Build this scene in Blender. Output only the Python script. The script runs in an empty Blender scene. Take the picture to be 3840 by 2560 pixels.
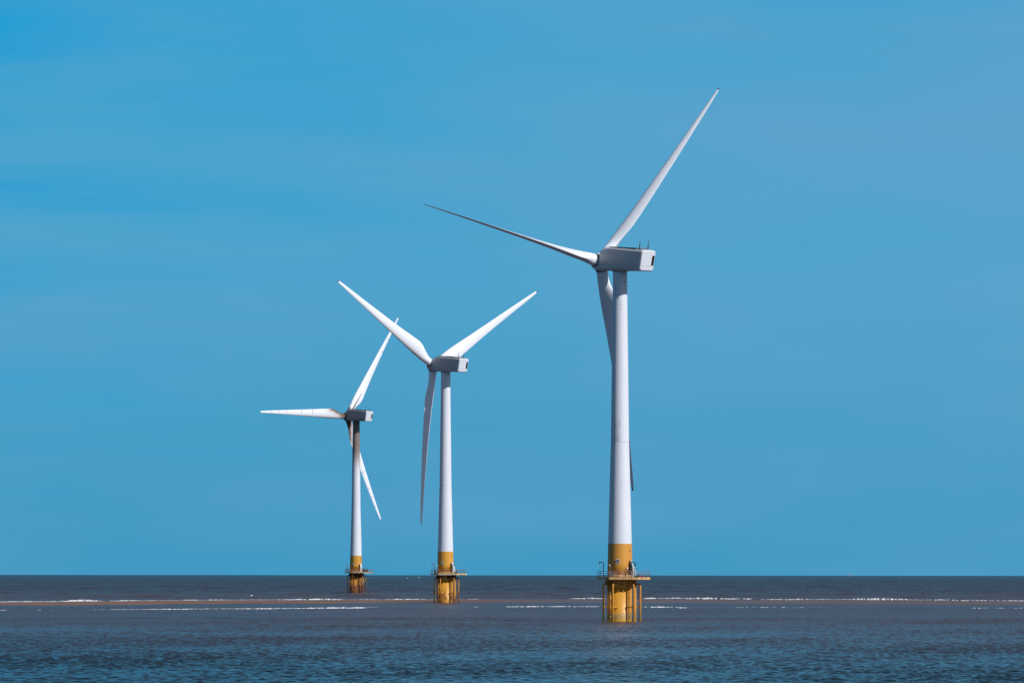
import bpy, math, random
import numpy as np
from mathutils import Vector, Matrix, noise as mnoise

random.seed(7)
rng = np.random.default_rng(11)
C = bpy.context.scene.collection
R = math.radians

# ------------------------------------------------------------------ camera constants
F = 21280.0            # focal length in pixels of a 3840 wide frame
CAM_H = 8.85           # eye height above the water
V_EYE = 2125.0         # row of the true horizontal plane
R_EARTH = 8.5e6        # refracted earth radius
PITCH = math.atan((V_EYE - 1280.0) / F)
ROLL = 0.0010
SUN_AZ = (0.80, -0.60)
SUN_EL = R(37)


def sea_z(x, y):
    return -(x * x + y * y) / (2 * R_EARTH)


def dist_of(v):
    """distance on the water that is seen at row v of the photograph"""
    k = (v - V_EYE) / F
    # h/d + d/2R = k
    a, b, c = 1 / (2 * R_EARTH), -k, CAM_H
    return (-b - math.sqrt(max(b * b - 4 * a * c, 0))) / (2 * a)


# ------------------------------------------------------------------ object helpers
def obj(name, me, mats=None, parent=None, **props):
    o = bpy.data.objects.new(name, me)
    C.objects.link(o)
    if mats is not None and me is not None:
        for m in (mats if isinstance(mats, (list, tuple)) else [mats]):
            me.materials.append(m)
    if parent is not None:
        o.parent = parent
    for k, v in props.items():
        o[k] = v
    return o


class MB:
    """collects shapes and links them as one mesh object"""

    def __init__(self):
        self.v, self.f, self.m, self.s = [], [], [], []

    def add(self, verts, faces, mat=0, smooth=False):
        o = len(self.v)
        self.v += [tuple(p) for p in verts]
        for f in faces:
            self.f.append(tuple(i + o for i in f))
            self.m.append(mat)
            self.s.append(smooth)
        return o

    def box(self, c, d, mat=0, rot=None):
        vs = []
        for sx in (-.5, .5):
            for sy in (-.5, .5):
                for sz in (-.5, .5):
                    p = Vector((sx * d[0], sy * d[1], sz * d[2]))
                    if rot is not None:
                        p = rot @ p
                    vs.append(p + Vector(c))
        self.add(vs, [(0, 1, 3, 2), (4, 6, 7, 5), (0, 4, 5, 1), (2, 3, 7, 6), (0, 2, 6, 4), (1, 5, 7, 3)], mat)

    def lathe(self, prof, n=64, mat=0, cap=True, axis_x=False, smooth=True, c=(0, 0, 0), mats=None):
        vs = []
        for (r, z) in prof:
            for i in range(n):
                a = 2 * math.pi * i / n
                if axis_x:
                    vs.append((z + c[0], r * math.cos(a) + c[1], r * math.sin(a) + c[2]))
                else:
                    vs.append((r * math.cos(a) + c[0], r * math.sin(a) + c[1], z + c[2]))
        o = len(self.v)
        self.v += vs
        for k in range(len(prof) - 1):
            for i in range(n):
                j = (i + 1) % n
                q = (o + k * n + i, o + k * n + j, o + (k + 1) * n + j, o + (k + 1) * n + i)
                self.f.append(q if not axis_x else q)
                self.m.append(mats[k] if mats else mat)
                self.s.append(smooth)
        if cap:
            self.f.append(tuple(o + i for i in range(n))[::-1]); self.m.append(mats[0] if mats else mat); self.s.append(False)
            k = len(prof) - 1
            self.f.append(tuple(o + k * n + i for i in range(n))); self.m.append(mats[-1] if mats else mat); self.s.append(False)

    def tube(self, pts, r, n=12, mat=0, cap=True, mats=None, smooth=True):
        pts = [Vector(p) for p in pts]
        rad = r if isinstance(r, (list, tuple)) else [r] * len(pts)
        rings = []
        prev = None
        for i, p in enumerate(pts):
            t = (pts[min(i + 1, len(pts) - 1)] - pts[max(i - 1, 0)]).normalized()
            if prev is None:
                ref = Vector((1, 0, 0)) if abs(t.x) < .8 else Vector((0, 1, 0))
                u = t.cross(ref).normalized()
            else:
                u = (prev - t * prev.dot(t)).normalized()
            prev = u
            w = t.cross(u)
            rings.append([p + (u * math.cos(2 * math.pi * k / n) + w * math.sin(2 * math.pi * k / n)) * rad[i] for k in range(n)])
        o = len(self.v)
        for ring in rings:
            self.v += [tuple(q) for q in ring]
        for i in range(len(rings) - 1):
            for k in range(n):
                j = (k + 1) % n
                self.f.append((o + i * n + k, o + i * n + j, o + (i + 1) * n + j, o + (i + 1) * n + k))
                self.m.append(mats[i] if mats else mat)
                self.s.append(smooth)
        if cap:
            self.f.append(tuple(o + k for k in range(n))[::-1]); self.m.append(mats[0] if mats else mat); self.s.append(False)
            self.f.append(tuple(o + (len(rings) - 1) * n + k for k in range(n))); self.m.append(mats[-1] if mats else mat); self.s.append(False)

    def mesh(self, name):
        me = bpy.data.meshes.new(name)
        me.from_pydata(self.v, [], self.f)
        me.polygons.foreach_set('material_index', self.m)
        me.polygons.foreach_set('use_smooth', self.s)
        me.update()
        return me

    def build(self, name, mats, parent=None, **props):
        return obj(name, self.mesh(name), mats, parent, **props)


def bend(pts, rad=.25, n=6):
    """rounds the inner corners of a polyline"""
    pts = [Vector(p) for p in pts]
    out = [pts[0]]
    for a, b, c in zip(pts, pts[1:], pts[2:]):
        u, w = (a - b), (c - b)
        r = min(rad, u.length * .45, w.length * .45)
        p, q = b + u.normalized() * r, b + w.normalized() * r
        for i in range(n + 1):
            t = i / n
            out.append(p * (1 - t) ** 2 + b * 2 * t * (1 - t) + q * t * t)
    out.append(pts[-1])
    return out


# ------------------------------------------------------------------ material helpers
class NT:
    def __init__(self, name):
        self.mat = bpy.data.materials.new(name)
        self.mat.use_nodes = True
        self.t = self.mat.node_tree
        self.t.nodes.clear()
        self.out = self.t.nodes.new('ShaderNodeOutputMaterial')
        self.b = self.t.nodes.new('ShaderNodeBsdfPrincipled')
        self.t.links.new(self.b.outputs[0], self.out.inputs[0])
        self.tc = self.t.nodes.new('ShaderNodeTexCoord')

    def set(self, sock, v):
        if hasattr(v, 'is_output') or isinstance(v, bpy.types.NodeSocket):
            self.t.links.new(v, sock)
        elif isinstance(v, (tuple, list)):
            if sock.type == 'RGBA' and len(v) == 3:
                v = (*v, 1)
            sock.default_value = v
        else:
            sock.default_value = v

    def math(self, op, a, b=0.0, c=0.0, clamp=False):
        n = self.t.nodes.new('ShaderNodeMath'); n.operation = op; n.use_clamp = clamp
        self.set(n.inputs[0], a); self.set(n.inputs[1], b); self.set(n.inputs[2], c)
        return n.outputs[0]

    def coords(self, kind='Object', scale=(1, 1, 1), loc=(0, 0, 0)):
        n = self.t.nodes.new('ShaderNodeMapping')
        self.t.links.new(self.tc.outputs[kind], n.inputs[0])
        n.inputs['Scale'].default_value = scale
        n.inputs['Location'].default_value = loc
        return n.outputs[0]

    def xyz(self, kind='Object'):
        n = self.t.nodes.new('ShaderNodeSeparateXYZ')
        self.t.links.new(self.tc.outputs[kind], n.inputs[0])
        return n.outputs

    def noise(self, vec, scale=1.0, detail=4, rough=.55, dist=0.0):
        n = self.t.nodes.new('ShaderNodeTexNoise')
        self.t.links.new(vec, n.inputs['Vector'])
        n.inputs['Scale'].default_value = scale
        n.inputs['Detail'].default_value = detail
        n.inputs['Roughness'].default_value = rough
        n.inputs['Distortion'].default_value = dist
        return n.outputs[0]

    def ramp(self, f, lo, hi, a=0.0, b=1.0, smooth=True):
        n = self.t.nodes.new('ShaderNodeMapRange')
        n.interpolation_type = 'SMOOTHSTEP' if smooth else 'LINEAR'
        self.set(n.inputs[0], f)
        n.inputs[1].default_value = lo; n.inputs[2].default_value = hi
        n.inputs[3].default_value = a; n.inputs[4].default_value = b
        return n.outputs[0]

    def mix(self, f, a, b, mode='MIX'):
        n = self.t.nodes.new('ShaderNodeMix'); n.data_type = 'RGBA'; n.blend_type = mode
        self.set(n.inputs[0], f); self.set(n.inputs[6], a); self.set(n.inputs[7], b)
        return n.outputs[2]

    def bump(self, h, strength=.3, dist=.02):
        n = self.t.nodes.new('ShaderNodeBump')
        n.inputs['Strength'].default_value = strength
        n.inputs['Distance'].default_value = dist
        self.t.links.new(h, n.inputs['Height'])
        self.t.links.new(n.outputs[0], self.b.inputs['Normal'])

    def done(self, col, rough=.5, metal=0.0, spec=.5):
        self.set(self.b.inputs['Base Color'], col)
        self.set(self.b.inputs['Roughness'], rough)
        self.set(self.b.inputs['Metallic'], metal)
        self.b.inputs['Specular IOR Level'].default_value = spec
        return self.mat


WHITE = (.72, .735, .80)
GEL = (.85, .865, .92)


def mat_plain(name, col, rough=.5, metal=0.0, var=.12, scale=3.0):
    t = NT(name)
    n = t.noise(t.coords(), scale, 5)
    c = t.mix(t.ramp(n, .3, .7), tuple(x * (1 - var) for x in col), tuple(min(1, x * (1 + var)) for x in col))
    return t.done(c, rough, metal)


def mat_tower(name, kind):
    """white tower paint; weld seams, oil spots and stains are dirt on the paint"""
    t = NT(name)
    x, y, z = t.xyz()
    col = t.mix(t.noise(t.coords(scale=(1, 1, .25)), 1.1, 5), tuple(c * .93 for c in WHITE), tuple(c * 1.03 for c in WHITE))
    # vertical grime streaks
    st = t.noise(t.coords(scale=(2.6, 2.6, .07)), 1.0, 6, .6)
    col = t.mix(t.ramp(st, .56, .8, 0, .22), col, (.42, .40, .40))
    # weld seams every 2.9 m
    fr = t.math('FRACT', t.math('DIVIDE', t.math('ADD', z, .1), 2.87))
    col = t.mix(t.math('MULTIPLY', t.math('LESS_THAN', fr, .028), .16), col, (.33, .33, .36))
    d = t.math('ABSOLUTE', t.math('SUBTRACT', z, 29.3))
    col = t.mix(t.math('MULTIPLY', t.math('LESS_THAN', d, .07), .35), col, (.3, .3, .32))
    if kind == 'spots':
        # oil spatter, each spot where it sits on the steel
        wob = t.noise(t.coords(), 9.0, 3)
        for sx, sz, sr in ((.75, 55.54, .15), (.32, 55.65, .085), (1.02, 55.50, .06), (.33, 55.16, .06), (.69, 54.96, .05), (.75, 54.29, .085), (-.69, 53.52, .085),
                           (-.33, 52.87, .13), (.13, 51.84, .085), (.11, 51.11, .085), (-.1, 55.9, .05), (-.55, 55.6, .04), (-.38, 50.2, .06), (1.0, 56.0, .05)):
            ddx = t.math('SUBTRACT', x, sx); ddz = t.math('MULTIPLY', t.math('SUBTRACT', z, sz), 1.25)
            dd = t.math('SQRT', t.math('ADD', t.math('MULTIPLY', ddx, ddx), t.math('MULTIPLY', ddz, ddz)))
            dd = t.math('MULTIPLY_ADD', wob, sr * 1.2, t.math('SUBTRACT', dd, sr * .6))
            m = t.math('MULTIPLY', t.ramp(dd, sr * 1.15, sr * .75), t.math('LESS_THAN', y, 0.0))
            col = t.mix(t.math('MULTIPLY', m, .9), col, (.03, .028, .03))
        sm = t.noise(t.coords(scale=(.9, .9, .35)), 1.5, 6, .7)
        m2 = t.math('MULTIPLY', t.ramp(sm, .48, .72), t.ramp(z, 50.0, 57.5))
        col = t.mix(t.math('MULTIPLY', m2, .35), col, (.16, .14, .14))
        # one brown wash above the main flange, on the camera side
        w = t.noise(t.coords(scale=(3.0, 3.0, .22)), 1.5, 3)
        m3 = t.math('MULTIPLY', t.ramp(z, 29.3, 29.5), t.ramp(z, 33.6, 31.6))
        m3 = t.math('MULTIPLY', m3, t.math('MULTIPLY', t.ramp(x, -1.05, -.85), t.ramp(x, .15, -.05)))
        m3 = t.math('MULTIPLY', m3, t.ramp(w, .35, .62))
        col = t.mix(t.math('MULTIPLY', m3, .5), col, (.33, .24, .19))
    if kind == 'crack':
        sm = t.noise(t.coords(scale=(.8, .8, .22)), 1.7, 6, .7)
        m2 = t.math('MULTIPLY', t.ramp(sm, .5, .66), t.ramp(z, 49.0, 57.5))
        col = t.mix(t.math('MULTIPLY', m2, .35), col, (.2, .18, .17))
    if kind == 'soot':
        s1 = t.noise(t.coords(scale=(3.4, 3.4, .12)), 1.3, 6, .65)
        zz = t.math('MULTIPLY_ADD', s1, 12.0, z)
        m = t.ramp(zz, 46.0, 55.0)
        col = t.mix(t.math('MULTIPLY', m, .9), col, (.185, .118, .080))
        dk = t.math('MULTIPLY', t.ramp(t.noise(t.coords(scale=(4.6, 4.6, .5)), 1.6, 5, .7), .54, .66), t.ramp(z, 38.0, 52.0))
        col = t.mix(t.math('MULTIPLY', dk, .6), col, (.07, .05, .045))
        top = t.ramp(z, 52.0, 57.0)
        col = t.mix(t.math('MULTIPLY', top, .55), col, (.075, .055, .05))
    return t.done(col, .42)


def mat_yellow(name, rust, col=(.60, .285, .032), seed=0.0, band=False):
    t = NT(name)
    x, y, z = t.xyz()
    c = t.mix(t.noise(t.coords(scale=(1, 1, .4), loc=(seed, 0, 0)), .9, 5),
              tuple(v * .88 for v in col), tuple(v * 1.08 for v in col))
    st = t.noise(t.coords(scale=(3.2, 3.2, .16), loc=(seed, seed, 0)), 1.0, 5, .6)
    c = t.mix(t.ramp(st, .52, .8, 0, .45), c, (.30, .15, .03))
    if band:
        wob = t.noise(t.coords(scale=(1, 1, .3)), 1.1, 4)
        up = t.math('MULTIPLY_ADD', wob, -1.5, z)
        m = t.math('MULTIPLY', t.ramp(z, .36, .44), t.ramp(up, .66, .56))
        c = t.mix(t.math('MULTIPLY', m, .62), c, (.36, .26, .11))
        c = t.mix(t.ramp(z, .42, .34, 0, .8), c, (.62, .34, .012))
    n = t.noise(t.coords(scale=(1, 1, .45), loc=(seed * 3, 1.7, seed)), 1.05, 7, .66)
    low = t.ramp(z, 4.4, 1.0)
    hi = t.math('MULTIPLY', t.ramp(z, 5.2, 6.4), t.ramp(z, 9.2, 7.6))
    n2 = t.noise(t.coords(scale=(2.2, 2.2, .30), loc=(seed, 3, 1)), 1.0, 6, .7)
    n = t.math('MULTIPLY_ADD', n2, .6, t.math('MULTIPLY_ADD', n, .7, -.15))
    k = t.math('MULTIPLY_ADD', low, .10 * rust, n)
    k = t.math('MULTIPLY_ADD', hi, .15 * rust, k)
    th = .74 - .17 * rust
    m = t.ramp(k, th, th + .035)
    rc = t.mix(t.noise(t.coords(), 4.5, 4), (.035, .014, .010), (.21, .062, .022))
    c = t.mix(m, c, rc)
    halo = t.ramp(k, th - .09, th, 0, .38)
    c = t.mix(halo, c, (.27, .09, .022))
    rg = t.math('MULTIPLY_ADD', m, .35, .48)
    return t.done(c, rg)


def mat_blade(name, kind='clean'):
    t = NT(name)
    x, y, z = t.xyz()
    c = t.mix(t.noise(t.coords(scale=(1, 1, .2)), .8, 5), tuple(v * .96 for v in GEL), tuple(min(1, v * 1.04) for v in GEL))
    g = t.noise(t.coords(scale=(.5, .5, .5)), 1.3, 6, .7)
    c = t.mix(t.ramp(g, .6, .85, 0, .18), c, (.45, .43, .42))
    sp = t.noise(t.coords(loc=(4, 2, 9)), 1.7, 2)
    c = t.mix(t.ramp(sp, .775, .80, 0, .55), c, (.15, .14, .14))
    if kind == 'streak':
        zc = t.math('SUBTRACT', z, 2.0)
        ln = t.math('ABSOLUTE', t.math('MULTIPLY_ADD', zc, .085, t.math('ADD', x, .05)))
        wd = t.math('MULTIPLY_ADD', zc, -.035, .34)
        wd = t.math('MULTIPLY_ADD', t.noise(t.coords(scale=(1, 1, .6)), 2.0, 4), .16, wd)
        m = t.math('MULTIPLY', t.ramp(t.math('SUBTRACT', wd, ln), 0.0, .10), t.ramp(z, 10.8, 9.0))
        c = t.mix(t.math('MULTIPLY', m, .85), c, (.10, .062, .042))
        c = t.mix(t.math('MULTIPLY', t.ramp(z, 3.6, 2.6), .8), c, (.09, .06, .045))
        for zz in (26.0, 31.0):
            d = t.math('LESS_THAN', t.math('ABSOLUTE', t.math('MULTIPLY_ADD', x, .35, t.math('SUBTRACT', z, zz))), .10)
            d = t.math('MULTIPLY', d, t.math('LESS_THAN', x, -.1))
            c = t.mix(t.math('MULTIPLY', d, .7), c, (.2, .17, .15))
    if kind == 'soot':
        # soot and burn mark at the root, hairline cracks across the chord
        w = t.noise(t.coords(scale=(.8, .8, .35)), 1.3, 5, .6)
        k = t.math('MULTIPLY_ADD', w, 5.0, t.math('MULTIPLY_ADD', x, 2.2, z))
        m = t.math('MULTIPLY', t.ramp(k, 9.6, 4.0), .85)
        c = t.mix(m, c, (.30, .155, .085))
        c = t.mix(t.math('MULTIPLY', t.ramp(k, 6.8, 4.0), .75), c, (.07, .045, .03))
        wz = t.math('MULTIPLY_ADD', t.noise(t.coords(scale=(.6, .6, .05)), 1.0, 2), .9, z)
        cr = None
        for zz, xx in ((16.4, -.15), (21.4, -.05), (27.9, -.2), (31.2, 0.0), (35.0, -.1)):
            d = t.math('LESS_THAN', t.math('ABSOLUTE', t.math('SUBTRACT', wz, zz)), .10)
            d = t.math('MULTIPLY', d, t.math('LESS_THAN', x, xx))
            cr = d if cr is None else t.math('MAXIMUM', cr, d)
        c = t.mix(t.math('MULTIPLY', cr, .7), c, (.16, .13, .12))
    return t.done(c, .34)


def mat_nacelle(name, dirt=.2, col=WHITE):
    t = NT(name)
    x, y, z = t.xyz()
    c = t.mix(t.noise(t.coords(scale=(.5, .5, 1)), 1.0, 5), tuple(v * .94 for v in col), tuple(v * 1.02 for v in col))
    g = t.noise(t.coords(scale=(.7, .7, .4)), 1.6, 6, .7)
    c = t.mix(t.ramp(g, .5, .8, 0, dirt), c, (.25, .22, .21))
    seam = t.math('LESS_THAN', t.math('ABSOLUTE', t.math('MULTIPLY_ADD', x, .055, t.math('ADD', z, .30))), .03)
    c = t.mix(t.math('MULTIPLY', seam, .55), c, (.16, .15, .15))
    rv = t.math('LESS_THAN', t.math('ABSOLUTE', t.math('MULTIPLY_ADD', x, .04, t.math('SUBTRACT', z, 1.62))), .025)
    rv = t.math('MULTIPLY', rv, t.math('LESS_THAN', t.math('FRACT', t.math('MULTIPLY', x, 2.2)), .4))
    c = t.mix(t.math('MULTIPLY', rv, .35), c, (.2, .2, .2))
    return t.done(c, .4)


M = {}
M['dark'] = mat_plain('dark_rubber', (.018, .018, .02), .6)
M['black'] = mat_plain('black_paint', (.010, .010, .012), .55)
M['steel'] = mat_plain('galvanised_steel', (.22, .225, .24), .5, .3)
M['darksteel'] = mat_plain('dark_steel', (.05, .05, .055), .5, .2)
M['rustysteel'] = mat_plain('rusty_steel', (.17, .11, .085), .75, 0.0, .5, 2.0)
M['cabinet'] = mat_plain('grey_cabinet_paint', (.13, .115, .11), .5)
M['hosewhite'] = mat_plain('white_hose', (.74, .74, .72), .5)
M['sign'] = mat_plain('white_sign_plate', (.80, .81, .82), .45, 0, .03)
M['letter'] = mat_plain('black_lettering', (.012, .012, .015), .5)
M['lamp'] = mat_plain('pinkish_lamp_housing', (.50, .36, .33), .4)
M['red'] = mat_plain('red_paint', (.40, .03, .03), .5)
M['teal'] = mat_plain('dark_teal_paint', (.012, .035, .045), .5)
M['buoyred'] = mat_plain('faded_red_buoy_paint', (.52, .20, .20), .5)
M['galv_rail'] = mat_plain('rail_steel', (.20, .20, .225), .55, .2)


# ------------------------------------------------------------------ blade
def blade_sections(tipdef):
    # span, chord, thickness ratio, roundness, twist, chord position of the pitch axis
    st = [(1.15, 1.90, 1.0, 1.0, 13, .5), (2.3, 1.90, 1.0, 1.0, 13, .5), (3.2, 2.02, .86, .82, 13, .48), (4.2, 2.36, .66, .5, 13, .43),
          (5.4, 2.86, .49, .24, 12.6, .365), (6.6, 3.26, .38, .09, 12, .325), (7.8, 3.44, .32, .02, 11, .305), (9.0, 3.38, .29, 0, 10, .30),
          (11, 3.14, .26, 0, 8.2, .295), (14, 2.80, .235, 0, 6.2, .29), (18, 2.40, .215, 0, 4.2, .285), (22, 2.04, .20, 0, 2.8, .28),
          (26, 1.71, .19, 0, 1.7, .28), (30, 1.38, .18, 0, .8, .28), (34, 1.06, .175, 0, .1, .28), (37, .80, .17, 0, -.2, .29),
          (38.8, .62, .17, 0, -.4, .31), (39.45, .50, .18, 0, -.4, .33), (39.8, .36, .2, 0, -.4, .36), (40.0, .12, .3, .3, -.4, .42)]
    N = 36
    rings = []
    for (r, c, th, rd, tw, ax) in st:
        ring = []
        for i in range(N):
            a = 2 * math.pi * i / N
            xc = .5 * (1 - math.cos(a))            # 0 at the leading edge, 1 trailing
            sgn = 1 if a <= math.pi else -1
            yt = 5 * th * (.2969 * math.sqrt(xc) - .126 * xc - .3516 * xc ** 2 + .2843 * xc ** 3 - .1015 * xc ** 4)
            yc = .035 * 4 * xc * (1 - xc) * (1 - rd)
            if th < .6:
                yt = max(yt, .004)
            ya = sgn * yt + yc
            yr = sgn * math.sqrt(max(0, .25 - (xc - .5) ** 2)) * th
            px = (ax - xc) * c                      # leading edge towards +x
            py = (ya * (1 - rd) + yr * rd) * c      # suction side towards +y
            t = R(tw)
            # twist turns the leading edge upwind (-y)
            qx, qy = px * math.cos(t) + py * math.sin(t), -px * math.sin(t) + py * math.cos(t)
            ring.append((qx, qy + tipdef * (r / 40.0) ** 2, r))
        rings.append(ring)
    return rings, N


def interp_rings(rings, n=4):
    """smooth Catmull-Rom refinement along the span"""
    out = []
    A = np.array(rings)
    K = len(A)
    for i in range(K - 1):
        p0, p1, p2, p3 = A[max(i - 1, 0)], A[i], A[i + 1], A[min(i + 2, K - 1)]
        t0, t1, t2, t3 = (p[0][2] for p in (p0, p1, p2, p3))
        m1 = (p2 - p0) / max(t2 - t0, 1e-6) * (t2 - t1)
        m2 = (p3 - p1) / max(t3 - t1, 1e-6) * (t2 - t1)
        for k in range(n):
            t = k / n
            out.append((2 * t ** 3 - 3 * t * t + 1) * p1 + (t ** 3 - 2 * t * t + t) * m1 + (-2 * t ** 3 + 3 * t * t) * p2 + (t ** 3 - t * t) * m2)
    out.append(A[-1])
    return out


def loft(name, rings, N):
    mb = MB()
    vs = [tuple(p) for r in rings for p in r]
    fs = []
    for k in range(len(rings) - 1):
        for i in range(N):
            j = (i + 1) % N
            fs.append((k * N + i, k * N + j, (k + 1) * N + j, (k + 1) * N + i))
    mb.add(vs, fs, 0, True)
    mb.add(vs[:N], [tuple(range(N))[::-1]])
    mb.add(vs[-N:], [tuple(range(N))])
    return mb.mesh(name)


def blade_meshes(tipdef):
    rings, N = blade_sections(tipdef)
    R_ = interp_rings(rings)
    cut = max(i for i, r in enumerate(R_) if r[0][2] <= 39.64)
    body = loft('blade', R_[:cut + 1], N)
    tip = loft('tip_cap', R_[cut:], N)
    ring = MB()
    ring.lathe([(1.03, 1.16), (1.06, 1.20), (1.06, 1.42), (1.02, 1.46)], 40)
    return body, tip, ring.mesh('root_ring')


# ------------------------------------------------------------------ painted lettering
def ring_pts(cx, cz, a, b, a0=0, a1=360, n=20):
    """superellipse arc: tall rounded figures"""
    out = []
    for i in range(n + 1):
        t = R(a0 + (a1 - a0) * i / n)
        c, q = math.cos(t), math.sin(t)
        out.append((cx + a * math.copysign(abs(c) ** .62, c), cz + b * math.copysign(abs(q) ** .62, q)))
    return out


GLYPH = {'0': [ring_pts(0, 0, .5, 1.0, 0, 360, 36)],
         '9': [ring_pts(0, .42, .5, .58, 0, 360, 30), [(.5, .42), (.5, -.42)] + ring_pts(0, -.42, .5, .58, 0, -160, 16)],
         '1': [[(.12, -1.08), (.12, 1.05)], [(.12, 1.0), (-.42, .62)]]}


def text_mesh(name, txt, height, stroke, width, gap=.06):
    """figures as flat extruded strokes standing in the x, z plane and facing -y"""
    mb = MB()
    adv = width + stroke + gap
    x0 = -adv * (len(txt) - 1) / 2
    for k, ch in enumerate(txt):
        for pl in GLYPH[ch]:
            pts = [(x0 + k * adv + px * width, pz * (height - stroke) / 2) for px, pz in pl]
            vs = []
            for i, p in enumerate(pts):
                a, b = pts[max(i - 1, 0)], pts[min(i + 1, len(pts) - 1)]
                if pl[0] == pl[-1] and i in (0, len(pts) - 1):
                    a, b = pts[-2], pts[1]
                d = Vector((b[0] - a[0], b[1] - a[1])).normalized()
                nx, nz = -d.y * stroke / 2, d.x * stroke / 2
                for y in (-.012, .012):
                    vs += [(p[0] + nx, y, p[1] + nz), (p[0] - nx, y, p[1] - nz)]
            fs = []
            for i in range(len(pts) - 1):
                o = i * 4
                fs += [(o, o + 1, o + 5, o + 4), (o + 2, o + 6, o + 7, o + 3), (o, o + 4, o + 6, o + 2), (o + 1, o + 3, o + 7, o + 5)]
            e = (len(pts) - 1) * 4
            fs += [(0, 2, 3, 1), (e, e + 1, e + 3, e + 2)]
            mb.add(vs, fs)
    return mb.mesh(name)


# ------------------------------------------------------------------ turbine
TOWER = [(7.30, 2.06), (9.5, 2.01), (12.74, 1.945), (19, 1.78), (25, 1.62), (29.3, 1.50), (34, 1.44), (40, 1.37), (49, 1.25)]


def tower_r(z):
    return float(np.interp(z, [p[0] for p in TOWER], [p[1] for p in TOWER]))


def pol(r, az, z):
    """az measured from the camera side (-y) towards the right (+x)"""
    return Vector((r * math.sin(az), -r * math.cos(az), z))


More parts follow.
